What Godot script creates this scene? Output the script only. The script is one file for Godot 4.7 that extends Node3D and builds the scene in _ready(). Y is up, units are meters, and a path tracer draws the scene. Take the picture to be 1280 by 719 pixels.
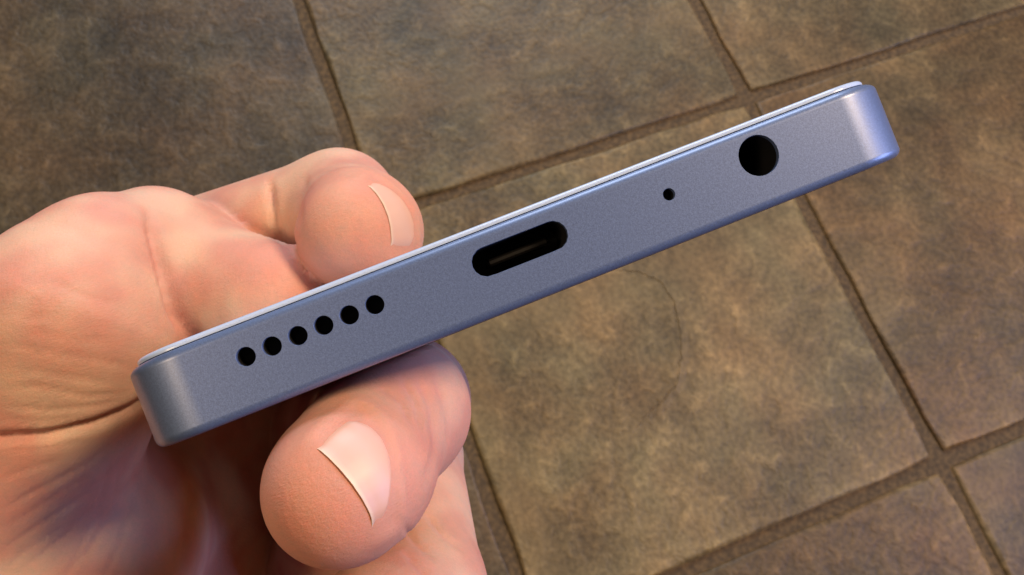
extends Node3D
# A hand holding a phone by its edge above a slate-tiled floor, seen from above.
# The phone and the hand are modelled in millimetres in a frame of their own (x along the picture,
# y across the phone, z towards the viewer) whose origin lies at HELD in the room.

const EYE := Vector3(0.0, 0.8057, 0.0)
var look := Basis(Vector3(0.99842, 0.05618, 0.0), Vector3(-0.01801, 0.32003, -0.94723), Vector3(-0.05322, 0.94574, 0.32054)).orthonormalized()
var held: Transform3D
const MM := 0.001

func _ready() -> void:
	held = Transform3D(look, EYE - look.z * 0.076)
	make_camera()
	make_light()
	make_materials()
	make_floor()
	make_phone()
	make_hand()

# ---------------------------------------------------------------- camera and light

func make_camera() -> void:
	var cam := Camera3D.new()
	cam.name = "camera"
	var at := CameraAttributesPhysical.new()
	at.frustum_focal_length = 20.0
	at.frustum_focus_distance = 0.077
	at.frustum_near = 0.01
	at.frustum_far = 60.0
	at.exposure_aperture = 64.0
	cam.attributes = at
	cam.near = 0.01
	cam.far = 60.0
	cam.fov = 39.54
	cam.transform = Transform3D(look, EYE)
	add_child(cam)
	cam.current = true

func area(called: String, at: Vector3, target: Vector3, size: Vector2, color: Color, energy: float) -> void:
	var l := AreaLight3D.new()
	l.name = called
	l.area_size = size
	l.light_color = color
	l.light_energy = energy
	l.shadow_enabled = true
	l.set("area_range", 12.0)
	l.set("area_attenuation", 2.0)
	var up := Vector3.UP if absf((target - at).normalized().y) < 0.95 else Vector3.RIGHT
	l.transform = Transform3D(Basis.looking_at(target - at, up), at)
	add_child(l)

func make_light() -> void:
	var e := Environment.new()
	e.background_mode = Environment.BG_COLOR
	e.background_color = Color(0.30, 0.26, 0.23)
	e.background_energy_multiplier = 0.14
	e.tonemap_mode = Environment.TONE_MAPPER_LINEAR
	e.tonemap_exposure = 0.88
	e.sdfgi_enabled = true
	e.ssao_enabled = true
	e.ssil_enabled = true
	var w := WorldEnvironment.new()
	w.name = "room_light"
	w.environment = e
	add_child(w)
	var phone_at := EYE - look.z * 0.08
	area("ceiling_lamp", Vector3(1.1, 2.05, -0.55), phone_at, Vector2(0.35, 0.35), Color(1.0, 0.86, 0.70), 4.3)
	area("window_ahead", Vector3(-0.2, 1.65, -2.6), phone_at, Vector2(1.6, 1.2), Color(0.88, 0.93, 1.0), 7.8)
	area("lamp_left", Vector3(-1.0, 1.95, 0.35), phone_at, Vector2(0.4, 0.4), Color(1.0, 0.86, 0.70), 1.5)
	area("window_right", Vector3(1.7, 1.22, 0.0), phone_at, Vector2(0.8, 0.7), Color(0.66, 0.74, 1.0), 2.8)

# ---------------------------------------------------------------- helpers

func tag(o: Node3D, label: String, category: String) -> void:
	o.set_meta("label", label)
	o.set_meta("category", category)

func tri(st: SurfaceTool, p: Array, n: Array, uv: Array = []) -> void:
	# front faces run clockwise: turn the triangle round where that disagrees with its normals
	var g: Vector3 = (p[2] - p[0]).cross(p[1] - p[0])
	var order := [0, 1, 2] if g.dot(n[0] + n[1] + n[2]) >= 0.0 else [0, 2, 1]
	for k in order:
		st.set_normal(n[k])
		if uv.size():
			st.set_uv(uv[k])
		st.add_vertex(p[k])

func quad(st: SurfaceTool, p: Array, n: Array) -> void:
	tri(st, [p[0], p[1], p[2]], [n[0], n[1], n[2]])
	tri(st, [p[0], p[2], p[3]], [n[0], n[2], n[3]])

func begin() -> SurfaceTool:
	var st := SurfaceTool.new()
	st.begin(Mesh.PRIMITIVE_TRIANGLES)
	return st

func part(called: String, st: SurfaceTool, m: Material, parent: Node) -> MeshInstance3D:
	var o := MeshInstance3D.new()
	o.name = called
	o.mesh = st.commit()
	o.material_override = m
	parent.add_child(o, true)
	return o

func noise_bytes(seed_: int, freq: float, octaves: int, side: int, kind := FastNoiseLite.TYPE_SIMPLEX_SMOOTH, warp := 0.0) -> PackedByteArray:
	var n := FastNoiseLite.new()
	n.seed = seed_
	n.noise_type = kind
	n.frequency = freq
	n.fractal_type = FastNoiseLite.FRACTAL_FBM if octaves > 1 else FastNoiseLite.FRACTAL_NONE
	n.fractal_octaves = octaves
	if warp > 0.0:
		n.domain_warp_enabled = true
		n.domain_warp_amplitude = warp
		n.domain_warp_frequency = freq * 0.9
		n.domain_warp_fractal_octaves = 3
	var im := n.get_seamless_image(side, side, false, false, 0.12)
	im.convert(Image.FORMAT_L8)
	return im.get_data()

func picture(bytes: PackedByteArray, side: int, format: int) -> ImageTexture:
	return ImageTexture.create_from_image(Image.create_from_data(side, side, false, format, bytes))

# ---------------------------------------------------------------- materials

var metal: StandardMaterial3D
var back_paint: StandardMaterial3D
var black_glass: StandardMaterial3D
var hole_dark: StandardMaterial3D
var steel_dark: StandardMaterial3D
var skin: StandardMaterial3D
var nail: StandardMaterial3D
var grout: StandardMaterial3D
var slate: StandardMaterial3D
var slates: Array[StandardMaterial3D] = []

func srgb(r: float, g: float, b: float) -> Color:
	return Color(r, g, b).linear_to_srgb()

func make_materials() -> void:
	metal = StandardMaterial3D.new()
	metal.resource_name = "blue_satin_metal"
	metal.albedo_color = srgb(0.148, 0.222, 0.415)
	metal.metallic = 0.35
	metal.clearcoat_enabled = true
	metal.clearcoat = 0.8
	metal.clearcoat_roughness = 0.30
	metal.roughness = 0.48
	# fine metal flake
	var side := 256
	var a := noise_bytes(5, 0.45, 1, side)
	var b := noise_bytes(6, 0.16, 2, side)
	var flake := PackedByteArray()
	flake.resize(side * side * 3)
	var bump := PackedByteArray()
	bump.resize(side * side)
	for i in side * side:
		var v := clampf(228.0 + (a[i] - 128) * 0.22 + (b[i] - 128) * 0.12, 90.0, 255.0)
		flake[i * 3] = int(v)
		flake[i * 3 + 1] = int(v)
		flake[i * 3 + 2] = int(minf(255.0, v + 3))
		bump[i] = a[i]
	metal.albedo_texture = picture(flake, side, Image.FORMAT_RGB8)
	metal.uv1_triplanar = true
	metal.uv1_scale = Vector3(60, 60, 60)
	metal.heightmap_enabled = true
	metal.heightmap_texture = picture(bump, side, Image.FORMAT_L8)
	metal.heightmap_scale = 0.0004
	back_paint = StandardMaterial3D.new()
	back_paint.resource_name = "pale_blue_back"
	back_paint.albedo_color = srgb(0.44, 0.56, 0.80)
	back_paint.metallic = 0.0
	back_paint.roughness = 0.22
	black_glass = StandardMaterial3D.new()
	black_glass.resource_name = "black_glass"
	black_glass.albedo_color = srgb(0.012, 0.012, 0.016)
	black_glass.roughness = 0.3
	hole_dark = StandardMaterial3D.new()
	hole_dark.resource_name = "dark_hole"
	hole_dark.albedo_color = srgb(0.003, 0.003, 0.004)
	hole_dark.roughness = 0.6
	steel_dark = StandardMaterial3D.new()
	steel_dark.resource_name = "dark_connector"
	steel_dark.albedo_color = srgb(0.005, 0.0045, 0.004)
	steel_dark.metallic = 0.5
	steel_dark.roughness = 0.5
	make_skin_material()
	make_slate_material()

func make_skin_material() -> void:
	var side := 1024
	var cells := noise_bytes(11, 0.085, 1, side, FastNoiseLite.TYPE_CELLULAR, 12.0)
	var fine := noise_bytes(12, 0.12, 3, side)
	var broad := noise_bytes(13, 0.008, 3, side)
	var mid := noise_bytes(14, 0.03, 3, side)
	var col := PackedByteArray()
	col.resize(side * side * 3)
	var h := PackedByteArray()
	h.resize(side * side)
	for i in side * side:
		var t := (broad[i] - 128) / 128.0
		var u := (fine[i] - 128) / 128.0
		var m := (mid[i] - 128) / 128.0
		var c := (cells[i] - 128) / 128.0
		var v := 1.0 + t * 0.03 + u * 0.03 + m * 0.03
		col[i * 3] = int(clampf(235.0 * v, 0, 255))
		col[i * 3 + 1] = int(clampf(232.0 * (v - t * 0.03 - m * 0.025), 0, 255))
		col[i * 3 + 2] = int(clampf(230.0 * (v - t * 0.04 - m * 0.025), 0, 255))
		# fine crossing lines of the skin
		var x := i % side
		var y := i / side
		var l1: int = fine[(((x - y + side) % side) / 5) * side + (x + y) % side]
		var l2: int = fine[((x / 5 + 300) % side) * side + (y + x / 3) % side]
		h[i] = int(clampf(128.0 + c * 38.0 + u * 22.0 + m * 30.0 + (l1 - 128) * 0.42 + (l2 - 128) * 0.30, 0, 255))
	skin = StandardMaterial3D.new()
	skin.resource_name = "skin"
	skin.albedo_color = Color(1, 1, 1)
	skin.albedo_texture = picture(col, side, Image.FORMAT_RGB8)
	skin.vertex_color_use_as_albedo = true
	skin.uv1_triplanar = true
	skin.uv1_triplanar_sharpness = 4.0
	skin.uv1_scale = Vector3(38, 38, 38)
	skin.roughness = 0.6
	skin.metallic_specular = 0.37
	skin.heightmap_enabled = true
	skin.heightmap_texture = picture(h, side, Image.FORMAT_L8)
	skin.heightmap_scale = 0.0065
	skin.subsurf_scatter_enabled = true
	skin.subsurf_scatter_strength = 0.12
	nail = StandardMaterial3D.new()
	nail.resource_name = "fingernail"
	nail.vertex_color_use_as_albedo = true
	nail.roughness = 0.46
	nail.metallic_specular = 0.5
	nail.subsurf_scatter_enabled = true
	nail.subsurf_scatter_strength = 0.08

func make_slate_material() -> void:
	var side := 1024
	var broad := noise_bytes(21, 0.0045, 4, side, FastNoiseLite.TYPE_SIMPLEX_SMOOTH, 60.0)
	var hue := noise_bytes(22, 0.006, 3, side, FastNoiseLite.TYPE_SIMPLEX_SMOOTH, 40.0)
	var mid := noise_bytes(23, 0.024, 5, side, FastNoiseLite.TYPE_SIMPLEX_SMOOTH, 30.0)
	var vein := noise_bytes(24, 0.014, 3, side, FastNoiseLite.TYPE_SIMPLEX_SMOOTH, 40.0)
	var fine := noise_bytes(25, 0.10, 4, side)
	var col := PackedByteArray()
	col.resize(side * side * 3)
	var h := PackedByteArray()
	h.resize(side * side)
	for i in side * side:
		var b := (broad[i] - 128) / 128.0
		var q := (hue[i] - 128) / 128.0
		var m := (mid[i] - 128) / 128.0
		var f := (fine[i] - 128) / 128.0
		var w := absf(vein[i] - 128) / 128.0
		var v := 1.0 + b * 0.22 + m * 0.14 + f * 0.20
		v += 0.20 * maxf(0.0, 0.16 - w) / 0.16 * clampf(m * 2.0, 0.0, 1.0)     # pale streaks
		var olive := clampf(q * 1.6, 0.0, 1.0)
		var rust := clampf(-q * 1.0, 0.0, 1.0)
		v = maxf(v, 0.3)
		col[i * 3] = int(clampf(117.0 * v * (1.0 - 0.04 * olive + 0.05 * rust), 0, 255))
		col[i * 3 + 1] = int(clampf(101.0 * v * (1.0 + 0.00 * olive - 0.01 * rust), 0, 255))
		col[i * 3 + 2] = int(clampf(73.0 * v * (1.0 + 0.02 * olive - 0.05 * rust), 0, 255))
		h[i] = int(clampf(128.0 + b * 45.0 + m * 70.0 + f * 14.0, 0, 255))
	var tex := picture(col, side, Image.FORMAT_RGB8)
	var relief := picture(h, side, Image.FORMAT_L8)
	for tone in [Color(1, 0.985, 0.92), Color(0.76, 0.75, 0.76), Color(0.90, 0.89, 0.85), Color(0.88, 0.83, 0.76)]:
		var s := StandardMaterial3D.new()
		s.resource_name = "slate"
		s.albedo_color = tone
		s.albedo_texture = tex
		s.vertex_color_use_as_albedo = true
		s.roughness = 0.55
		s.metallic_specular = 0.4
		s.heightmap_enabled = true
		s.heightmap_texture = relief
		s.heightmap_scale = 0.26
		slates.append(s)
	var g := noise_bytes(31, 0.06, 4, 256)
	var gc := PackedByteArray()
	gc.resize(256 * 256 * 3)
	for i in 256 * 256:
		var v := 1.0 + (g[i] - 128) / 128.0 * 0.3
		gc[i * 3] = int(clampf(84.0 * v, 0, 255))
		gc[i * 3 + 1] = int(clampf(67.0 * v, 0, 255))
		gc[i * 3 + 2] = int(clampf(42.0 * v, 0, 255))
	grout = StandardMaterial3D.new()
	grout.resource_name = "grout"
	grout.albedo_texture = picture(gc, 256, Image.FORMAT_RGB8)
	grout.uv1_triplanar = true
	grout.uv1_scale = Vector3(8, 8, 8)
	grout.roughness = 0.9

# ---------------------------------------------------------------- floor

func make_floor() -> void:
	var st := begin()
	var up := Vector3.UP
	quad(st, [Vector3(-6, 0, -6), Vector3(6, 0, -6), Vector3(6, 0, 6), Vector3(-6, 0, 6)], [up, up, up, up])
	var fl := part("floor", st, grout, self)
	fl.position = Vector3(0, -0.0045, 0)
	fl.set_meta("kind", "structure")
	tag(fl, "brown slate tile floor with recessed brown grout joints", "floor")
	var rng := RandomNumberGenerator.new()
	rng.seed = 77
	var yaw := deg_to_rad(21.0)
	var node := Vector3(0.3244, 0.0045, -0.5152)          # one crossing of the joints
	var pitch := 0.452
	for row in range(-8, 9):
		for column in range(-9, 8):
			var shift := -0.005 if row < 0 else 0.006
			# the joint left of the middle column is a little off the grid
			var narrow := shift if column == -1 else 0.0
			var c := Vector3((column + 0.5) * pitch + (shift if column < -1 else narrow / 2.0), 0, (row + 0.5) * pitch)
			var tone: int = rng.randi() % 4
			if row == 0 and column == -1:
				tone = 0
			elif column < -1:
				tone = 1
			elif row < 0:
				tone = 2
			elif column == 0:
				tone = 3
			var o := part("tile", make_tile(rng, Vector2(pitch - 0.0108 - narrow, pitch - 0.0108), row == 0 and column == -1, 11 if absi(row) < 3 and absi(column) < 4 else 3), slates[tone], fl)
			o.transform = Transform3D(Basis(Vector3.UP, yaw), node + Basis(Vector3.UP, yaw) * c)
			if row == 0 and column == -1:
				cleft(o)

func cleft(tile_: MeshInstance3D) -> void:
	# the low curved ledge where a flake of the slate has split away: flush on one side, a small step on the other
	var way := Curve3D.new()
	for p in [Vector2(-0.034, -0.084), Vector2(-0.018, -0.081), Vector2(0.010, -0.071), Vector2(0.028, -0.051), Vector2(0.032, -0.024), Vector2(0.026, 0.005), Vector2(0.014, 0.033), Vector2(-0.003, 0.057), Vector2(-0.023, 0.069), Vector2(-0.046, 0.076), Vector2(-0.064, 0.087), Vector2(-0.078, 0.100)]:
		way.add_point(Vector3(p.x, 0, p.y))
	var rng := RandomNumberGenerator.new()
	rng.seed = 5
	var st := begin()
	var n := 60
	var rows := []
	for i in n + 1:
		var t := float(i) / n
		var p := way.sample_baked(way.get_baked_length() * t)
		var q := way.sample_baked(minf(way.get_baked_length() * t + 0.004, way.get_baked_length()))
		var r := way.sample_baked(maxf(way.get_baked_length() * t - 0.004, 0.0))
		var side := (q - r).normalized().cross(Vector3.UP)
		var tall := 0.0009 * minf(1.0, 5.0 * minf(t, 1.0 - t)) * rng.randf_range(0.7, 1.1)
		p += side * rng.randf_range(-0.0012, 0.0012)
		var prof := []
		for q2 in [[0.018, -0.3], [0.006, 0.75], [0.0013, 1.0], [0.0005, -0.3], [-0.0005, -0.3], [-0.0013, 0.75], [-0.010, -0.3]]:
			prof.append(p + side * q2[0] + Vector3.UP * tall * q2[1])
		rows.append(prof)
	var uv := func(p: Vector3) -> Vector2: return Vector2(p.x, p.z).rotated(mark_turn) / 0.85 + mark_off
	st.set_color(Color(0.85, 0.85, 0.85))
	for i in n:
		for k in [0, 1, 2, 4, 5]:
			var a: Vector3 = rows[i][k]
			var b: Vector3 = rows[i + 1][k]
			var c: Vector3 = rows[i + 1][k + 1]
			var d: Vector3 = rows[i][k + 1]
			var g := (c - a).cross(b - a).normalized()
			g = g if g.y > 0.0 else -g
			tri(st, [a, b, c], [g, g, g], [uv.call(a), uv.call(b), uv.call(c)])
			tri(st, [a, c, d], [g, g, g], [uv.call(a), uv.call(c), uv.call(d)])
	part("ledge", st, tile_.material_override, tile_)

var mark_off := Vector2.ZERO
var mark_turn := 0.0

func make_tile(rng: RandomNumberGenerator, side: Vector2, marked: bool, n: int) -> SurfaceTool:
	var st := begin()
	st.set_color(Color(1, 1, 1))
	var half_x := side.x / 2.0
	var half_z := side.y / 2.0
	var ring: Array[Vector3] = []
	var rim_inset: Array[float] = []
	for s in 4:
		for k in n:
			var t := -1.0 + 2.0 * k / n
			var p := Vector3(t * half_x, 0, -half_z) if s == 0 else Vector3(half_x, 0, t * half_z) if s == 1 else Vector3(-t * half_x, 0, half_z) if s == 2 else Vector3(-half_x, 0, -t * half_z)
			if k == 0:
				p *= 0.991
			p -= p.normalized() * rng.randf_range(0.0, 0.0028)
			ring.append(p)
			rim_inset.append(rng.randf_range(0.003, 0.007))
	var off := Vector2(rng.randf(), rng.randf())
	var turn := PI / 2.0 * (rng.randi() % 4)
	if marked:
		mark_off = off
		mark_turn = turn
	var uv := func(p: Vector3) -> Vector2: return Vector2(p.x, p.z).rotated(turn) / 0.85 + off
	var count := ring.size()
	var up := Vector3.UP
	var hgt := rng.randf_range(-0.0006, 0.0004)
	for i in count:
		var j := (i + 1) % count
		var a := ring[i]
		var b := ring[j]
		var oa := a.normalized()
		var ob := b.normalized()
		var ma := (oa + up * 0.9).normalized()
		var mb := (ob + up * 0.9).normalized()
		var lv := [[-0.005, 0.0, oa, ob], [-0.0016 + hgt, 0.0006, ma, mb], [hgt, 1.0, up, up]]
		for l in 2:
			var ia: float = rim_inset[i] if lv[l + 1][1] == 1.0 else lv[l + 1][1]
			var ib: float = rim_inset[j] if lv[l + 1][1] == 1.0 else lv[l + 1][1]
			var ja: float = rim_inset[i] if lv[l][1] == 1.0 else lv[l][1]
			var jb: float = rim_inset[j] if lv[l][1] == 1.0 else lv[l][1]
			var p0: Vector3 = a - oa * ja + up * lv[l][0]
			var p1: Vector3 = b - ob * jb + up * lv[l][0]
			var p2: Vector3 = b - ob * ib + up * lv[l + 1][0]
			var p3: Vector3 = a - oa * ia + up * lv[l + 1][0]
			tri(st, [p0, p1, p2], [lv[l][2], lv[l][3], lv[l + 1][3]], [uv.call(p0), uv.call(p1), uv.call(p2)])
			tri(st, [p0, p2, p3], [lv[l][2], lv[l + 1][3], lv[l + 1][2]], [uv.call(p0), uv.call(p2), uv.call(p3)])
		# the rim of a tile is coloured paler than its middle
		var q0 := a - oa * rim_inset[i] + up * hgt
		var q1 := b - ob * rim_inset[j] + up * hgt
		var q2 := b - ob * (rim_inset[j] * 2.6 + 0.002) + up * hgt
		var q3 := a - oa * (rim_inset[i] * 2.6 + 0.002) + up * hgt
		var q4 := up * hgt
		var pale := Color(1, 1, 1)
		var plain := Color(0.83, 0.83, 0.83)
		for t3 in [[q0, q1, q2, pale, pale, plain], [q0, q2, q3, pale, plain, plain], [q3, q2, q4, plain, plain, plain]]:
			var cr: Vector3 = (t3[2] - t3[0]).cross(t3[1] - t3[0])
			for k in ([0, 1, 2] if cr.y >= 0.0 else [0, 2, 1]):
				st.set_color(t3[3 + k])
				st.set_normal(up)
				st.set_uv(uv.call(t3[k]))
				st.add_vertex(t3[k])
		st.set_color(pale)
	st.generate_tangents()
	return st

# ---------------------------------------------------------------- phone

const HALF_W := 40.8
const LONG := 163.0
const CORNER := 7.0
var phone_basis := Basis(Vector3(0.92719, 0.36575, -0.08098), Vector3(-0.36744, 0.93002, -0.00660), Vector3(0.07290, 0.03588, 0.99669)).orthonormalized()
var phone_at := Vector3(1.96, 3.45, 0.0)

func outline(off: float, steps: int) -> Array:
	# the rounded rectangle of the phone seen on its face: [point, outward normal] with x across and z along
	var out := []
	var r := CORNER - off
	var cs := [Vector2(HALF_W - CORNER, -CORNER), Vector2(HALF_W - CORNER, -LONG + CORNER), Vector2(-HALF_W + CORNER, -LONG + CORNER), Vector2(-HALF_W + CORNER, -CORNER)]
	for q in 4:
		for k in steps + 1:
			var t := PI / 2.0 - PI / 2.0 * (q + float(k) / steps)
			var nrm := Vector2(cos(t), sin(t))
			var p: Vector2 = cs[q] + nrm * r
			out.append([Vector3(p.x, 0, p.y), Vector3(nrm.x, 0, nrm.y)])
	return out

func band(st: SurfaceTool, profile: Array, steps: int, skip_front: int = -1) -> void:
	# profile entries: height, inset, normal across (outwards), normal along the thickness
	for j in profile.size() - 1:
		var A := outline(profile[j][1], steps)
		var B := outline(profile[j + 1][1], steps)
		var count := A.size()
		for i in count:
			if j == skip_front and i == count - 1:
				continue
			var k := (i + 1) % count
			var y := Vector3.UP
			quad(st, [
				(A[i][0] + y * profile[j][0]) * MM, (A[k][0] + y * profile[j][0]) * MM, (B[k][0] + y * profile[j + 1][0]) * MM, (B[i][0] + y * profile[j + 1][0]) * MM], [
				A[i][1] * profile[j][2] + y * profile[j][3], A[k][1] * profile[j][2] + y * profile[j][3],
				B[k][1] * profile[j + 1][2] + y * profile[j + 1][3], B[i][1] * profile[j + 1][2] + y * profile[j + 1][3]])

func lid(st: SurfaceTool, y: float, off: float, steps: int, n: Vector3) -> void:
	var A := outline(off, steps)
	var c := Vector3(0, y, -LONG / 2) * MM
	for i in A.size():
		var k := (i + 1) % A.size()
		tri(st, [(A[i][0] + Vector3.UP * y) * MM, (A[k][0] + Vector3.UP * y) * MM, c], [n, n, n])

func rounding(y0: float, y1: float, off: float, steps: int, top: bool) -> Array:
	# quarter round from the flat side (y0, inset 0) to (y1, inset off), or back
	var out := []
	for k in steps + 1:
		var t := PI / 2.0 * k / steps
		var s := signf(y1 - y0)
		out.append([y0 + (y1 - y0) * sin(t), off * (1.0 - cos(t)), cos(t), s * sin(t)])
	if not top:
		out.reverse()
	return out

func stadium(p: Vector2, half_len: float, r: float) -> float:
	var q := Vector2(maxf(absf(p.x) - half_len, 0.0), p.y)
	return q.length() - r

func reach(dir: Vector2, half_len: float, r: float) -> float:
	var lo := 0.0
	var hi := half_len + r + 0.5
	for k in 30:
		var m := (lo + hi) / 2.0
		if stadium(dir * m, half_len, r) > 0.0:
			hi = m
		else:
			lo = m
	return lo

func make_phone() -> void:
	var root := Node3D.new()
	root.name = "phone"
	add_child(root)
	root.transform = held * Transform3D(phone_basis, phone_at * MM)
	tag(root, "slim blue metal smartphone held with its port edge towards the viewer", "phone")
	var st := begin()
	var y_lo := -3.65
	var y_hi := 2.8
	var prof := [[-4.5, 3.2, 0.0, -1.0]]
	prof += rounding(y_lo, -4.5, 0.9, 10, false)
	var flat := prof.size() - 1
	prof += rounding(y_hi, 3.72, 1.4, 12, true)
	prof += [[3.72, 1.45, 0.0, 1.0], [3.72, 2.4, 0.0, 1.0]]
	band(st, prof, 20, flat)
	# the flat front edge with its openings: [x, y, half length of the straight part, radius]
	var holes := []
	for k in 6:
		holes.append(["speaker_hole", -28.34 + 2.535 * k, 0.58 + 0.028 * k, 0.0, 0.88, 2.4])
	holes.append(["charging_port", -1.03, 0.66, 3.42, 1.40, 7.9])
	holes.append(["microphone_hole", 14.35, 0.31, 0.0, 0.58, 2.0])
	holes.append(["headphone_jack", 24.09, 0.66, 0.0, 2.0, 13.0])
	var x := -HALF_W + CORNER
	var fwd := Vector3(0, 0, 1)
	var cells := []
	for hole in holes:
		var w: float = hole[3] + hole[4] + 0.32
		cells.append([x, hole[1] - w, null])
		cells.append([hole[1] - w, hole[1] + w, hole])
		x = hole[1] + w
	cells.append([x, HALF_W - CORNER, null])
	for cell in cells:
		var x0: float = cell[0]
		var x1: float = cell[1]
		if cell[2] == null:
			quad(st, [Vector3(x0, y_lo, 0) * MM, Vector3(x1, y_lo, 0) * MM, Vector3(x1, y_hi, 0) * MM, Vector3(x0, y_hi, 0) * MM], [fwd, fwd, fwd, fwd])
			continue
		var hole: Array = cell[2]
		var c := Vector2(hole[1], hole[2])
		var angles := []
		for k in 56:
			angles.append(TAU * k / 56.0)
		for corner in [Vector2(x0, y_lo), Vector2(x1, y_lo), Vector2(x1, y_hi), Vector2(x0, y_hi)]:
			angles.append(fposmod((corner - c).angle(), TAU))
		angles.sort()
		var inner := []
		var rim := []
		var outer := []
		var dirs := []
		for t in angles:
			var d := Vector2(cos(t), sin(t))
			var far := 1e9
			if absf(d.x) > 1e-6:
				far = minf(far, ((x1 if d.x > 0 else x0) - c.x) / d.x)
			if absf(d.y) > 1e-6:
				far = minf(far, ((y_hi if d.y > 0 else y_lo) - c.y) / d.y)
			inner.append(c + d * reach(d, hole[3], hole[4]))
			rim.append(c + d * reach(d, hole[3], hole[4] + 0.035))
			outer.append(c + d * far)
			var core := Vector2(clampf(inner[-1].x - c.x, -hole[3], hole[3]), 0)
			dirs.append((inner[-1] - c - core).normalized())
		var count := angles.size()
		var tube := begin()
		for i in count:
			var k := (i + 1) % count
			var v := func(p: Vector2, z: float) -> Vector3: return Vector3(p.x, p.y, z) * MM
			quad(st, [v.call(outer[i], 0), v.call(outer[k], 0), v.call(rim[k], 0), v.call(rim[i], 0)], [fwd, fwd, fwd, fwd])
			var ia := -Vector3(dirs[i].x, dirs[i].y, 0)
			var ib := -Vector3(dirs[k].x, dirs[k].y, 0)
			quad(st, [v.call(rim[i], 0), v.call(rim[k], 0), v.call(inner[k], -0.1), v.call(inner[i], -0.1)], [(ia + fwd).normalized(), (ib + fwd).normalized(), ib, ia])
			quad(st, [v.call(inner[i], -0.1), v.call(inner[k], -0.1), v.call(inner[k], -0.55), v.call(inner[i], -0.55)], [ia, ib, ib, ia])
			var z: float = -hole[5]
			quad(tube, [v.call(inner[i], -0.55), v.call(inner[k], -0.55), v.call(inner[k], z), v.call(inner[i], z)], [ia, ib, ib, ia])
			tri(tube, [v.call(inner[i], z), v.call(inner[k], z), v.call(c, z)], [fwd, fwd, fwd])
		var o := part(hole[0], tube, hole_dark, root)
		if hole[0] == "charging_port":
			var tongue := begin()
			box(tongue, Vector3(c.x, c.y - 0.1, -5.2), Vector3(6.4, 0.7, 5.0), 0.2)
			part("connector_tongue", tongue, steel_dark, o)
	var frame := part("frame", st, metal, root)
	root.move_child(frame, 0)
	# the back panel (up) and the screen (down)
	var bp := begin()
	band(bp, [[3.76, 2.2, 0.0, -1.0], [3.76, 1.1, 0.0, -1.0], [3.80, 1.0, 1.0, 0.0]] + rounding(3.85, 4.30, 0.42, 8, true).map(func(q): return [q[0], q[1] + 1.0, q[2], q[3]]), 16)
	lid(bp, 4.30, 1.42, 16, Vector3.UP)
	part("back_panel", bp, back_paint, root)
	var sc := begin()
	band(sc, rounding(-4.51, -4.58, 0.2, 4, false).map(func(q): return [q[0], q[1] + 2.8, q[2], q[3]]) + [[-4.48, 2.8, 1.0, 0.0], [-4.48, 3.0, 0.0, 1.0]], 16)
	lid(sc, -4.58, 3.0, 16, Vector3.DOWN)
	part("screen", sc, black_glass, root)

func box(st: SurfaceTool, c: Vector3, size: Vector3, bevel: float) -> void:
	# a box with chamfered edges, in millimetres
	var h := size / 2.0
	for axis in 3:
		for s in [-1.0, 1.0]:
			var u := (axis + 1) % 3
			var w := (axis + 2) % 3
			var n := Vector3.ZERO
			n[axis] = s
			var p := []
			for k in [[-1, -1], [1, -1], [1, 1], [-1, 1]]:
				var q := Vector3.ZERO
				q[axis] = s * h[axis]
				q[u] = k[0] * (h[u] - bevel)
				q[w] = k[1] * (h[w] - bevel)
				p.append((c + q) * MM)
			quad(st, p, [n, n, n, n])
			for s2 in [-1.0, 1.0]:
				var m := Vector3.ZERO
				m[u] = s2
				var e := []
				for k in [-1, 1]:
					for side in 2:
						var q := Vector3.ZERO
						q[axis] = s * (h[axis] - (bevel if side == 1 else 0.0))
						q[u] = s2 * (h[u] - (bevel if side == 0 else 0.0))
						q[w] = k * (h[w] - bevel)
						e.append((c + q) * MM)
				var nn := (n + m).normalized()
				quad(st, [e[0], e[1], e[3], e[2]], [nn, nn, nn, nn])

# ---------------------------------------------------------------- hand

var bone_a := PackedVector3Array()
var bone_d := PackedVector3Array()
var bone_l := PackedFloat32Array()
var bone_r := PackedFloat32Array()
var bone_s := PackedFloat32Array()
var bone_g := PackedInt32Array()
var crease_list := []
const GROUPS := 8
const BLEND := [12.0, 5.0, 7.0, 2.5, 5.0, 2.0, 2.0, 2.0]     # inside a group, mm
const JOIN := [0.0, 2.5, 2.6, 1.0, 1.0, 1.0, 1.0, 1.0]      # of a group to the rest, mm

func bone(_called: String, group: int, a: Vector3, ra: float, b: Vector3, rb: float) -> void:
	bone_a.append(a)
	bone_d.append(b - a)
	bone_l.append(maxf((b - a).length_squared(), 1e-6))
	bone_r.append(ra)
	bone_s.append(rb - ra)
	bone_g.append(group)

func crease(depth: float, width: float, z: float, points: Array) -> void:
	crease_list.append([depth, width, z, PackedVector2Array(points)])

func smin(a: float, b: float, k: float) -> float:
	var h := maxf(k - absf(a - b), 0.0) / k
	return minf(a, b) - h * h * k * 0.25

var phone_inv: Transform3D

func phone_distance(p: Vector3) -> float:
	var q := phone_inv * p
	var r := 1.6
	var ax := absf(q.x) - (HALF_W - CORNER)
	var az := absf(q.z + LONG / 2.0) - (LONG / 2.0 - CORNER)
	var plan := Vector2(maxf(ax, 0.0), maxf(az, 0.0)).length() + minf(maxf(ax, az), 0.0) - CORNER
	var ay := absf(q.y + 0.08) - 4.5
	return Vector2(maxf(plan + r, 0.0), maxf(ay + r, 0.0)).length() + minf(maxf(plan + r, ay + r), 0.0) - r

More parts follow.
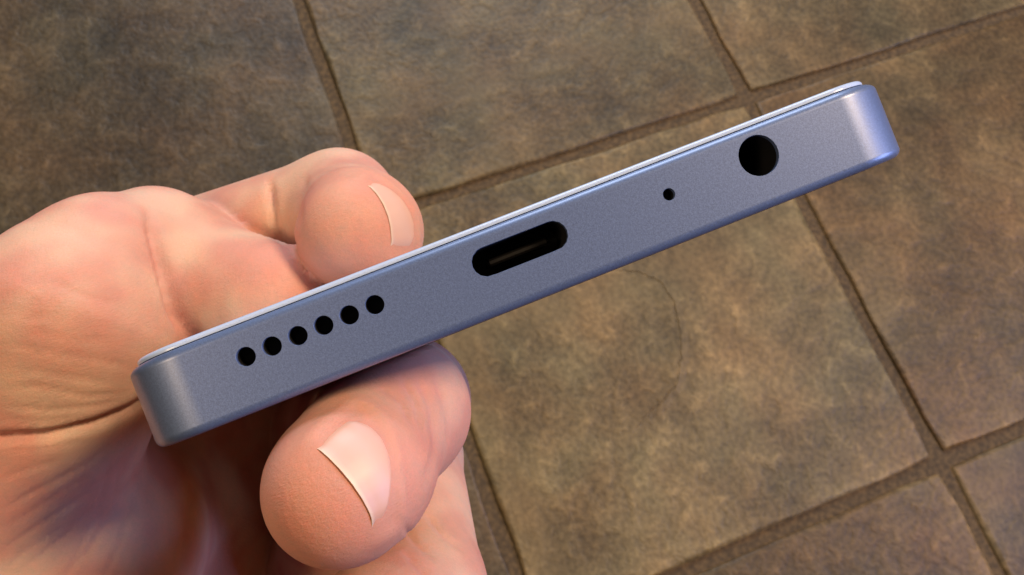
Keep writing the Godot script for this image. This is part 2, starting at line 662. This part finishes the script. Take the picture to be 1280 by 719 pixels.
func field(p: Vector3, list: PackedInt32Array) -> float:
	var total := 1e9
	var group := -1
	var g_d := 1e9
	for i in list:
		var g := bone_g[i]
		if g != group:
			if group >= 0:
				total = g_d if total > 1e8 else smin(total, g_d, JOIN[group])
			group = g
			g_d = 1e9
		var q := p - bone_a[i]
		var t := clampf(q.dot(bone_d[i]) / bone_l[i], 0.0, 1.0)
		var d := (q - bone_d[i] * t).length() - bone_r[i] - bone_s[i] * t
		g_d = d if g_d > 1e8 else smin(g_d, d, BLEND[g])
	if group >= 0:
		total = g_d if total > 1e8 else smin(total, g_d, JOIN[group])
	return total

func flesh(p: Vector3, list: PackedInt32Array) -> float:
	var d := field(p, list)
	if d > 3.0:
		return d
	var e := 0.15 - phone_distance(p)
	# the flesh is pressed flat against the phone
	var k := 0.8
	var h := maxf(k - absf(d - e), 0.0) / k
	return maxf(d, e) + h * h * k * 0.25

func bones() -> void:
	bone("web at phone side", 0, Vector3(-47.9, 4.5, -76.0), 11, Vector3(-55.2, -35.7, -102.0), 13)
	bone("web deep", 0, Vector3(-47.9, 3.0, -76.0), 11, Vector3(-63.5, -14.5, -129.0), 12)
	bone("palm heel", 0, Vector3(-88.0, -43.0, -34.0), 22, Vector3(-68.4, -39.0, -42.0), 18)
	bone("palm middle", 0, Vector3(-68.4, -39.0, -42.0), 18, Vector3(-66.3, -46.1, -80.0), 15.5)
	bone("palm far", 0, Vector3(-66.3, -46.1, -80.0), 15.5, Vector3(-44.6, -52.2, -110.0), 14)
	bone("palm behind phone", 0, Vector3(-77.0, -28.1, -64.0), 16, Vector3(-54.6, -35.3, -100.0), 14)
	bone("upper palm slab", 0, Vector3(-78.8, -17.6, -70.0), 16, Vector3(-55.7, -22.7, -98.0), 11)
	bone("palm centre", 0, Vector3(-76.7, -56.9, -66.0), 18, Vector3(-52.7, -91.9, -94.0), 15)
	bone("palm edge", 0, Vector3(-46.8, -61.3, -104.0), 12, Vector3(-51.2, -112.1, -84.0), 11)
	bone("wrist", 0, Vector3(-100.0, -42.6, -49.0), 24, Vector3(-192.0, -78.1, -74.0), 27)
	bone("hypothenar", 0, Vector3(-88.9, -50.2, -38.0), 20, Vector3(-67.6, -88.4, -62.0), 16)
	bone("thumb to index web", 0, Vector3(-61.5, -6.1, -74.0), 12, Vector3(-61.1, -31.0, -96.0), 12)
	bone("web behind", 0, Vector3(-62.1, -24.6, -99.0), 12, Vector3(-62.0, -22.1, -124.0), 9)
	bone("thenar", 1, Vector3(-74.6, -37.3, -37.0), 16, Vector3(-55.6, -3.7, -27.0), 12.9)
	bone("thenar top", 1, Vector3(-55.6, -3.3, -27.0), 12.3, Vector3(-52.9, 4.4, -29.0), 8.0)
	bone("thenar root", 1, Vector3(-97.5, -37.6, -49.0), 22, Vector3(-70.2, -18.3, -54.0), 15)
	bone("thumb web", 2, Vector3(-48.1, 1.1, -39.0), 10.3, Vector3(-32.5, -1.8, -31.0), 8.3)
	bone("thumb web knuckle", 2, Vector3(-50.7, 6.4, -36.0), 7.2, Vector3(-50.2, 3.0, -45.0), 9.4)
	bone("thumb web root", 2, Vector3(-55.2, 1.9, -54.0), 10, Vector3(-73.8, -17.1, -66.0), 15)
	bone("thumb root", 3, Vector3(-64.8, -10.9, -44.0), 14, Vector3(-54.4, 3.8, -52.0), 9)
	bone("thumb proximal", 3, Vector3(-54.4, 3.8, -52.0), 9, Vector3(-26.2, 12.4, -46.0), 8.2)
	bone("thumb distal", 3, Vector3(-26.2, 12.4, -46.0), 8.2, Vector3(-19.0, 7.1, -29.0), 7.3)
	bone("thumb pad", 3, Vector3(-20.7, 8.1, -30.0), 7.6, Vector3(-20.8, 7.2, -28.0), 7.2)
	bone("index root", 4, Vector3(-59.8, -42.3, -100.0), 12, Vector3(-41.2, -30.0, -92.0), 11)
	bone("index proximal", 4, Vector3(-41.2, -30.0, -92.0), 11, Vector3(-15.9, -16.8, -42.0), 8.6)
	bone("index middle", 4, Vector3(-15.9, -16.8, -42.0), 8.6, Vector3(-13.4, -14.1, -15.0), 7.5)
	bone("index distal", 4, Vector3(-13.4, -14.1, -15.0), 7.5, Vector3(-16.4, -19.5, 0.0), 6.0)
	bone("index pad", 4, Vector3(-15.3, -18.4, -3.0), 6.9, Vector3(-16.3, -18.8, -1.0), 6.4)
	bone("middle root", 5, Vector3(-57.1, -74.0, -92.0), 12, Vector3(-41.2, -59.5, -89.0), 11)
	bone("middle proximal", 5, Vector3(-41.2, -59.5, -89.0), 11, Vector3(-17.0, -26.1, -48.0), 9)
	bone("middle middle", 5, Vector3(-17.0, -26.1, -48.0), 8.9, Vector3(-11.9, -38.6, -25.0), 8.5)
	bone("middle distal", 5, Vector3(-11.9, -38.6, -25.0), 8.5, Vector3(-16.4, -38.3, -8.0), 7.6)
	bone("ring root", 6, Vector3(-57.7, -94.1, -89.0), 12, Vector3(-43.7, -87.6, -86.0), 10.5)
	bone("ring proximal", 6, Vector3(-43.7, -87.6, -86.0), 10.5, Vector3(-16.5, -55.1, -49.0), 8.6)
	bone("ring middle", 6, Vector3(-16.5, -55.1, -49.0), 8.6, Vector3(-12.0, -57.0, -24.0), 8)
	bone("ring distal", 6, Vector3(-12.0, -57.0, -24.0), 8, Vector3(-16.8, -54.6, -8.0), 7.2)
	bone("little root", 7, Vector3(-57.4, -108.6, -79.0), 11, Vector3(-45.0, -103.6, -74.0), 9.5)
	bone("little proximal", 7, Vector3(-45.0, -103.6, -74.0), 9.5, Vector3(-19.5, -79.4, -46.0), 7.6)
	bone("little middle", 7, Vector3(-19.5, -79.4, -46.0), 7.6, Vector3(-16.3, -74.5, -26.0), 7)
	bone("little distal", 7, Vector3(-16.3, -74.5, -26.0), 7, Vector3(-19.4, -69.6, -12.0), 6.2)
	pass

func creases() -> void:
	crease(1.2, 0.6, -24.0, [Vector2(-66.0, -19.2), Vector2(-64.0, -18.9), Vector2(-58.0, -18.6), Vector2(-52.0, -17.2), Vector2(-47.5, -15.4), Vector2(-45.0, -13.5)])
	crease(1.1, 0.8, -30.0, [Vector2(-48.5, 11.0), Vector2(-47.2, 6.3), Vector2(-46.0, 1.6), Vector2(-44.8, -3.0), Vector2(-43.2, -6.8)])
	crease(0.3, 0.5, -30.0, [Vector2(-37.7, 7.4), Vector2(-32.9, 7.3), Vector2(-28.4, 5.5)])
	crease(0.8, 0.55, -44.0, [Vector2(-36.4, 16.5), Vector2(-36.2, 13.1), Vector2(-35.5, 9.5), Vector2(-33.8, 6.4)])
	crease(0.3, 0.5, -39.0, [Vector2(-29.3, 16.3), Vector2(-30.6, 12.6), Vector2(-30.8, 8.0)])
	crease(0.20, 0.3, -24.0, [Vector2(-64.0, -12.7), Vector2(-59.0, -12.4), Vector2(-53.0, -13.7), Vector2(-47.5, -13.2)])
	crease(0.15, 0.3, -24.0, [Vector2(-63.2, -3.0), Vector2(-60.0, -3.6), Vector2(-56.0, -4.2)])
	crease(0.17, 0.3, -24.0, [Vector2(-64.0, -7.0), Vector2(-58.0, -8.1), Vector2(-51.0, -9.2), Vector2(-47.0, -10.2)])
	crease(0.20, 0.3, -24.0, [Vector2(-64.0, -14.8), Vector2(-58.0, -15.4), Vector2(-52.0, -14.8), Vector2(-48.0, -13.9)])
	crease(0.15, 0.28, -24.0, [Vector2(-62.0, -10.2), Vector2(-56.0, -11.1), Vector2(-50.0, -12.0)])
	crease(0.12, 0.28, -24.0, [Vector2(-61.0, -5.1), Vector2(-55.0, -6.5), Vector2(-49.0, -6.9)])
	crease(0.15, 0.28, -24.0, [Vector2(-64.0, -16.2), Vector2(-59.0, -16.9), Vector2(-54.0, -16.2)])
	crease(0.12, 0.26, -24.0, [Vector2(-58.0, 0.8), Vector2(-53.0, -1.2), Vector2(-49.0, -2.1)])
	crease(0.10, 0.26, -24.0, [Vector2(-53.0, 5.9), Vector2(-50.0, 2.9), Vector2(-48.0, -1.2)])
	crease(0.17, 0.35, -36.0, [Vector2(-71.7, -22.9), Vector2(-65.0, -22.5), Vector2(-59.4, -21.3)])
	crease(0.20, 0.34, -36.0, [Vector2(-71.7, -31.4), Vector2(-66.1, -28.1), Vector2(-59.4, -24.7), Vector2(-54.9, -21.1)])
	crease(0.20, 0.34, -36.0, [Vector2(-71.7, -37.0), Vector2(-65.0, -32.5), Vector2(-58.2, -28.1)])
	crease(0.17, 0.3, -36.0, [Vector2(-69.4, -40.3), Vector2(-62.7, -34.8), Vector2(-57.3, -29.2), Vector2(-56.0, -22.5)])
	crease(0.20, 0.34, -36.0, [Vector2(-65.0, -42.6), Vector2(-59.4, -37.0), Vector2(-56.0, -31.4), Vector2(-54.9, -24.7)])
	crease(0.17, 0.3, -36.0, [Vector2(-58.2, -42.6), Vector2(-54.9, -35.9), Vector2(-53.2, -29.2), Vector2(-52.9, -22.5)])
	crease(0.17, 0.3, -36.0, [Vector2(-71.7, -26.9), Vector2(-67.2, -25.3), Vector2(-62.7, -24.1)])
	crease(0.15, 0.26, -36.0, [Vector2(-71.7, -33.7), Vector2(-67.2, -31.4), Vector2(-62.7, -28.3), Vector2(-59.1, -26.5)])
	crease(0.15, 0.26, -36.0, [Vector2(-71.7, -40.3), Vector2(-68.3, -37.0), Vector2(-64.5, -34.6), Vector2(-60.9, -32.5)])
	crease(0.15, 0.26, -36.0, [Vector2(-69.4, -29.7), Vector2(-65.0, -28.1), Vector2(-60.9, -25.8)])
	crease(0.14, 0.26, -36.0, [Vector2(-62.3, -40.4), Vector2(-60.0, -35.4), Vector2(-58.0, -31.4), Vector2(-57.1, -27.4)])
	crease(0.14, 0.26, -36.0, [Vector2(-52.6, -38.1), Vector2(-51.3, -32.5), Vector2(-50.8, -26.9), Vector2(-51.1, -22.5)])
	crease(0.35, 0.7, -59.0, [Vector2(-53.3, -27.1), Vector2(-54.7, -37.9), Vector2(-56.0, -50.0)])
	crease(0.35, 0.7, -64.0, [Vector2(-49.0, -28.1), Vector2(-49.7, -39.3), Vector2(-50.4, -51.9)])
	crease(0.35, 0.32, -12.0, [Vector2(-10.6, -9.7), Vector2(-8.8, -13.2), Vector2(-8.4, -17.6), Vector2(-9.7, -22.0)])
	crease(0.3, 0.28, -12.0, [Vector2(-8.4, -9.7), Vector2(-7.0, -14.1), Vector2(-7.0, -17.6)])
	crease(0.3, 0.28, -12.0, [Vector2(-12.3, -9.7), Vector2(-10.6, -12.4), Vector2(-9.9, -15.9)])
	crease(0.25, 0.25, -12.0, [Vector2(-15.0, -10.6), Vector2(-12.3, -12.4), Vector2(-11.0, -15.0)])
	crease(0.35, 0.4, -20.0, [Vector2(-13.0, -31.7), Vector2(-10.6, -34.1), Vector2(-9.6, -36.5)])
	crease(0.25, 0.3, -20.0, [Vector2(-13.4, -27.9), Vector2(-11.5, -30.8), Vector2(-9.1, -32.7)])
	crease(0.25, 0.3, -20.0, [Vector2(-10.6, -26.9), Vector2(-8.4, -29.6), Vector2(-5.8, -31.7)])
	pass

func make_hand() -> void:
	bones()
	creases()
	phone_inv = Transform3D(phone_basis, phone_at).affine_inverse()
	var every := PackedInt32Array()
	for i in bone_g.size():
		every.append(i)
	var h := 0.56
	var B := 8
	var lo := Vector3(1e9, 1e9, 1e9)
	var hi := -lo
	for i in every:
		for t in [0.0, 1.0]:
			var c: Vector3 = bone_a[i] + bone_d[i] * t
			var r: float = bone_r[i] + bone_s[i] * t + 2.0
			lo = lo.min(c - Vector3(r, r, r))
			hi = hi.max(c + Vector3(r, r, r))
	lo = lo.max(Vector3(-175, -175, -1e9))
	var nb := Vector3i(((hi - lo) / (h * B)).ceil())
	var nx := nb.x * B
	var ny := nb.y * B
	var nz := nb.z * B
	var grid := PackedFloat32Array()
	grid.resize(nx * ny * nz)
	grid.fill(1e9)
	var half := h * B * 0.5
	var diag := half * sqrt(3.0)
	var blocks: Array[Vector3i] = []
	for bz in nb.z:
		for by in nb.y:
			for bx in nb.x:
				var c := lo + Vector3(bx * B, by * B, bz * B) * h + Vector3(half, half, half)
				var d := field(c, every)
				if absf(d) > diag + 3.0 and (d > 0.0 or absf(phone_distance(c)) > diag + 2.0 or d > diag + 3.0):
					continue
				var near := PackedInt32Array()
				for i in every:
					var q := c - bone_a[i]
					var t := clampf(q.dot(bone_d[i]) / bone_l[i], 0.0, 1.0)
					if (q - bone_d[i] * t).length() - bone_r[i] - bone_s[i] * t < maxf(d, 0.0) + 2.0 * diag + 5.0:
						near.append(i)
				blocks.append(Vector3i(bx, by, bz))
				for z in B:
					for y in B:
						var at := ((bz * B + z) * ny + by * B + y) * nx + bx * B
						for x in B:
							grid[at + x] = flesh(lo + Vector3(bx * B + x, by * B + y, bz * B + z) * h, near)
	# surface nets
	var index := PackedInt32Array()
	index.resize(nx * ny * nz)
	index.fill(-1)
	var verts := PackedVector3Array()
	var sx := 1
	var sy := nx
	var sz := nx * ny
	var corner := [0, sx, sy, sx + sy, sz, sz + sx, sz + sy, sz + sx + sy]
	var edges := [[0, 1], [2, 3], [4, 5], [6, 7], [0, 2], [1, 3], [4, 6], [5, 7], [0, 4], [1, 5], [2, 6], [3, 7]]
	var spots: Array[Vector3] = []
	for k in 8:
		spots.append(Vector3(k & 1, (k >> 1) & 1, k >> 2))
	var cells := PackedInt32Array()
	var v := PackedFloat32Array()
	v.resize(8)
	for b in blocks:
		for z in B:
			for y in B:
				for x in B:
					var gx := b.x * B + x
					var gy := b.y * B + y
					var gz := b.z * B + z
					if gx >= nx - 1 or gy >= ny - 1 or gz >= nz - 1:
						continue
					var at := gz * sz + gy * sy + gx
					var v0 := grid[at]
					if absf(v0) > 2.0:
						continue
					var inside := 0
					var whole := true
					for k in 8:
						var w := grid[at + corner[k]]
						v[k] = w
						if w > 1e8:
							whole = false
							break
						if w < 0.0:
							inside += 1
					if not whole or inside == 0 or inside == 8:
						continue
					var sum := Vector3.ZERO
					var n := 0
					for e in edges:
						var p := v[e[0]]
						var q := v[e[1]]
						if (p < 0.0) != (q < 0.0):
							sum += spots[e[0]].lerp(spots[e[1]], p / (p - q))
							n += 1
					index[at] = verts.size()
					cells.append(at)
					verts.append(lo + (Vector3(gx, gy, gz) + sum / n) * h)
	var tris := PackedInt32Array()
	for at in cells:
		var here := grid[at] < 0.0
		for axis in 3:
			var a: int = [sx, sy, sz][axis]
			var u: int = [sy, sz, sx][axis]
			var w: int = [sz, sx, sy][axis]
			var there := grid[at + a] < 0.0
			if here == there:
				continue
			var i0 := index[at]
			var i1 := index[at - u]
			var i2 := index[at - u - w]
			var i3 := index[at - w]
			if i1 < 0 or i2 < 0 or i3 < 0:
				continue
			if here:
				tris.append_array(PackedInt32Array([i0, i2, i1, i0, i3, i2]))
			else:
				tris.append_array(PackedInt32Array([i0, i1, i2, i0, i2, i3]))
	var normals := face_normals(verts, tris)
	# wrinkles: grooves pressed into the skin that faces the viewer
	var eye := Vector3(0, 0, 76)
	for i in verts.size():
		if normals[i].z < -0.2 or verts[i].z < -55.0:
			continue
		var p := verts[i]
		var push := 0.0
		for c in crease_list:
			var ray := (p - eye) / (76.0 - p.z)
			var on: Vector2 = Vector2(ray.x, ray.y) * (76.0 - c[2])
			var pts: PackedVector2Array = c[3]
			var best := 1e9
			var along := 0.0
			for k in pts.size() - 1:
				var near := Geometry2D.get_closest_point_to_segment(on, pts[k], pts[k + 1])
				var d := near.distance_to(on)
				if d < best:
					best = d
					along = (k + near.distance_to(pts[k]) / pts[k].distance_to(pts[k + 1])) / (pts.size() - 1)
			if best < 3.0 * c[1]:
				push += c[0] * exp(-best * best / (c[1] * c[1])) * minf(1.0, 5.0 * minf(along, 1.0 - along) + 0.05)
		verts[i] = p - normals[i] * push
	find_nails(every)
	for i in verts.size():
		var push := 0.0
		for nl in nails:
			if verts[i].distance_to(nl.c) < 12.0:
				push += nail_fold(nl, nail_place(nl, verts[i]))
		verts[i] += normals[i] * push
	normals = face_normals(verts, tris)
	var colors := PackedColorArray()
	colors.resize(verts.size())
	var blotch := FastNoiseLite.new()
	blotch.seed = 3
	blotch.frequency = 0.07
	blotch.fractal_octaves = 3
	for i in verts.size():
		var t := clampf(0.5 + blotch.get_noise_3dv(verts[i]) * 1.5, 0.0, 1.0)
		colors[i] = Color(0.75, 0.495, 0.375).lerp(Color(0.66, 0.33, 0.26), t)
	for tip in tips():
		for i in verts.size():
			var d := verts[i].distance_to(tip[0])
			if d < tip[1] * 2.0:
				colors[i] = colors[i].lerp(Color(0.70, 0.29, 0.22), 0.6 * smoothstep(tip[1] * 2.0, tip[1] * 0.6, d))
	for k in nails.size():
		for i in verts.size():
			var q := nail_place(nails[k], verts[i])
			if absf(q.x) < 1.5 and q.y > -0.4 and q.y < 1.5 and q.z < 3.0:
				colors[i] = colors[i].lerp(Color(0.74, 0.37, 0.26), 0.25)
	for i in verts.size():
		verts[i] *= MM
	var arrays := []
	arrays.resize(Mesh.ARRAY_MAX)
	arrays[Mesh.ARRAY_VERTEX] = verts
	arrays[Mesh.ARRAY_NORMAL] = normals
	arrays[Mesh.ARRAY_COLOR] = colors
	arrays[Mesh.ARRAY_INDEX] = tris
	var am := ArrayMesh.new()
	am.add_surface_from_arrays(Mesh.PRIMITIVE_TRIANGLES, arrays)
	var o := MeshInstance3D.new()
	o.name = "hand"
	o.mesh = am
	o.material_override = skin
	add_child(o)
	o.transform = held
	tag(o, "bare left hand pinching the phone between bent thumb and curled index finger", "hand")
	print("hand: ", verts.size(), " vertices, ", tris.size() / 3, " triangles")
	for nl in nails:
		var plate := begin()
		nail_shape(plate, nl, every)
		var nail_node := part("fingernail", plate, nail, o)
		nail_node.set_meta("label", nl.label)

# A nail: c is the middle of its free edge on the skin, n its outward normal, t the way to the fingertip.
var nails := []

func find_nails(every: PackedInt32Array) -> void:
	nails.append(nail_at(Vector3(-0.212, -0.2435, -1.0), Vector3(0.72, 0.40, 0.57), Vector3(-0.5, -0.33, 0.80), 9.2, 6.4, 5.6, 0.62, Color(0.60, 0.52, 0.56), "pale index fingernail under the phone", every))  # lavender tone of the index nail is cool light put into its colour
	nails.append(nail_at(Vector3(-0.163, 0.0885, -1.0), Vector3(0.80, 0.50, 0.33), Vector3(-0.40, -0.10, 0.90), 9.6, 4.8, 7.0, -0.45, Color(0.71, 0.44, 0.325), "peach thumbnail seen nearly edge-on above the phone", every))

func nail_at(ray: Vector3, n: Vector3, t: Vector3, width: float, length: float, radius: float, skew: float, tone: Color, label: String, every: PackedInt32Array) -> Dictionary:
	var eye := Vector3(0, 0, 76)
	var p := eye + ray.normalized() * 55.0
	for k in 90:
		p += ray.normalized() * maxf(field(p, every) * 0.9, 0.01)
	n = n.normalized()
	t = (t - n * n.dot(t)).normalized()
	return {"c": p, "n": n, "t": t, "w": n.cross(t), "width": width, "length": length, "radius": radius, "skew": skew, "tone": tone, "span": width / radius / 2.0, "label": label}

func nail_place(nl: Dictionary, p: Vector3) -> Vector3:
	# x: -1..1 across the nail, y: 0 at the root to 1 at the free edge, z: distance from its middle line
	var q: Vector3 = p - (nl.c - nl.n * nl.radius)
	var a := atan2(q.dot(nl.w), q.dot(nl.n))
	return Vector3(a / nl.span, q.dot(nl.t) / nl.length + 1.0, absf((q - nl.t * q.dot(nl.t)).length() - nl.radius))

func nail_fold(nl: Dictionary, q: Vector3) -> float:
	# the nail bed lies low, and the skin round it stands up
	var over := maxf(absf(q.x) - 1.0, (nail_root(nl, q.x) - q.y) * 1.3)          # < 0 inside
	var fade := 1.0 - smoothstep(0.85, 1.15, q.y)
	var inside := smoothstep(0.03, -0.08, over)
	var fold := exp(-pow((over - 0.13) / 0.13, 2.0))
	return (fold * 0.14 - inside * 0.12 * (1.0 - smoothstep(0.7, 0.95, q.y))) * fade * (1.0 - smoothstep(2.5, 4.5, q.z))

func nail_shape(st: SurfaceTool, nl: Dictionary, every: PackedInt32Array) -> void:
	var nu := 24
	var nv := 22
	var pts := []
	var low := []
	for iv in nv + 1:
		var row := []
		var under := []
		for iu in nu + 1:
			var x := -1.03 + 2.06 * iu / nu
			var root := nail_root(nl, x)
			var y := root + (1.03 - root) * iv / nv
			var a: float = x * nl.span
			var out: Vector3 = nl.n * cos(a) + nl.w * sin(a)
			# the free edge is gently curved
			var yy := y - 0.10 * x * x * smoothstep(0.4, 1.0, y) + 0.40 * x * x * smoothstep(0.6, 0.0, y - root)
			var r := skin_radius(nl, out, minf(yy, 0.86), every)
			if yy > 0.86:
				var r0 := skin_radius(nl, out, 0.70, every)
				r += (r - r0) * (yy - 0.86) / 0.16
			var base: Vector3 = nl.c - nl.n * nl.radius + nl.t * (yy - 1.0) * nl.length
			var edge := absf(x)
			var lift := 0.05 - 0.60 * smoothstep(0.66, 1.03, absf(x)) * (1.0 - smoothstep(0.9, 1.1, yy)) - 0.5 * smoothstep(0.22, 0.0, float(iv) / nv)
			lift += 0.02 * sin(x * 23.0) * (1.0 - edge * 0.5)
			row.append((base + out * (r + lift)) * MM)
			under.append((base + out * (r + lift - 0.08)) * MM)
		pts.append(row)
		low.append(under)
	var grid_normal := func(g: Array, i: int, j: int, sgn: float) -> Vector3:
		var du: Vector3 = g[j][mini(i + 1, nu)] - g[j][maxi(i - 1, 0)]
		var dv: Vector3 = g[mini(j + 1, nv)][i] - g[maxi(j - 1, 0)][i]
		var n := du.cross(dv).normalized()
		return (n if n.dot(nl.n) > 0.0 else -n) * sgn
	for j in nv:
		for i in nu:
			var spots := [[i, j], [i + 1, j], [i + 1, j + 1], [i, j + 1]]
			for side in 2:
				var g: Array = low if side else pts
				var p := []
				var n := []
				for s in spots:
					p.append(g[s[1]][s[0]])
					n.append(grid_normal.call(g, s[0], s[1], -1.0 if side else 1.0))
				for half in [[0, 1, 2], [0, 2, 3]]:
					var tp := [p[half[0]], p[half[1]], p[half[2]]]
					var tn := [n[half[0]], n[half[1]], n[half[2]]]
					var cross: Vector3 = (tp[2] - tp[0]).cross(tp[1] - tp[0])
					for k in ([0, 1, 2] if cross.dot(tn[0]) >= 0.0 else [0, 2, 1]):
						var fv: float = float(spots[half[k]][1]) / nv
						var rv := nail_root(nl, -1.0 + 2.0 * spots[half[k]][0] / nu)
						var yv: float = rv + (1.03 - rv) * fv
						# towards the skin folds the nail takes on the colour of the skin
						var xv: float = absf(-1.0 + 2.0 * spots[half[k]][0] / nu)
						var seam := maxf(smoothstep(0.3, 0.95, xv) * (1.0 - smoothstep(0.9, 1.0, yv)), smoothstep(0.6, 0.08, fv))
						st.set_color(nail_color(nl.tone, yv).lerp(Color(0.70, 0.385, 0.275), seam))
						st.set_normal(tn[k])
						st.add_vertex(tp[k])
	for i in nu:
		var n: Vector3 = nl.t
		st.set_color(Color(0.62, 0.42, 0.30))
		quad(st, [pts[nv][i], pts[nv][i + 1], low[nv][i + 1], low[nv][i]], [n, n, n, n])

func nail_root(nl: Dictionary, x: float) -> float:
	# how far towards the tip the visible nail begins, across its width
	var s: float = nl.skew
	return -0.06 + absf(s) * smoothstep(-0.7, 1.0, x * signf(s))

func nail_color(tone: Color, y: float) -> Color:
	var c := tone.lerp(Color(0.68, 0.42, 0.345), smoothstep(0.1, 0.45, y))
	return c.lerp(Color(0.74, 0.56, 0.43), smoothstep(0.96, 1.02, y))

func skin_radius(nl: Dictionary, out: Vector3, y: float, every: PackedInt32Array) -> float:
	var o: Vector3 = nl.c - nl.n * nl.radius + nl.t * (y - 1.0) * nl.length
	var r := 13.0
	for k in 40:
		var d := field(o + out * r, every)
		if d < 0.01:
			break
		r -= d * 0.9
	return maxf(r, 1.0)

func tips() -> Array:
	return [[Vector3(-17, -20, 2), 9.0], [Vector3(-21, 5, -28), 9.0]]

func face_normals(verts: PackedVector3Array, tris: PackedInt32Array) -> PackedVector3Array:
	var out := PackedVector3Array()
	out.resize(verts.size())
	for k in range(0, tris.size(), 3):
		var a := tris[k]
		var b := tris[k + 1]
		var c := tris[k + 2]
		var n := (verts[c] - verts[a]).cross(verts[b] - verts[a])
		out[a] += n
		out[b] += n
		out[c] += n
	for i in out.size():
		out[i] = out[i].normalized()
	return out
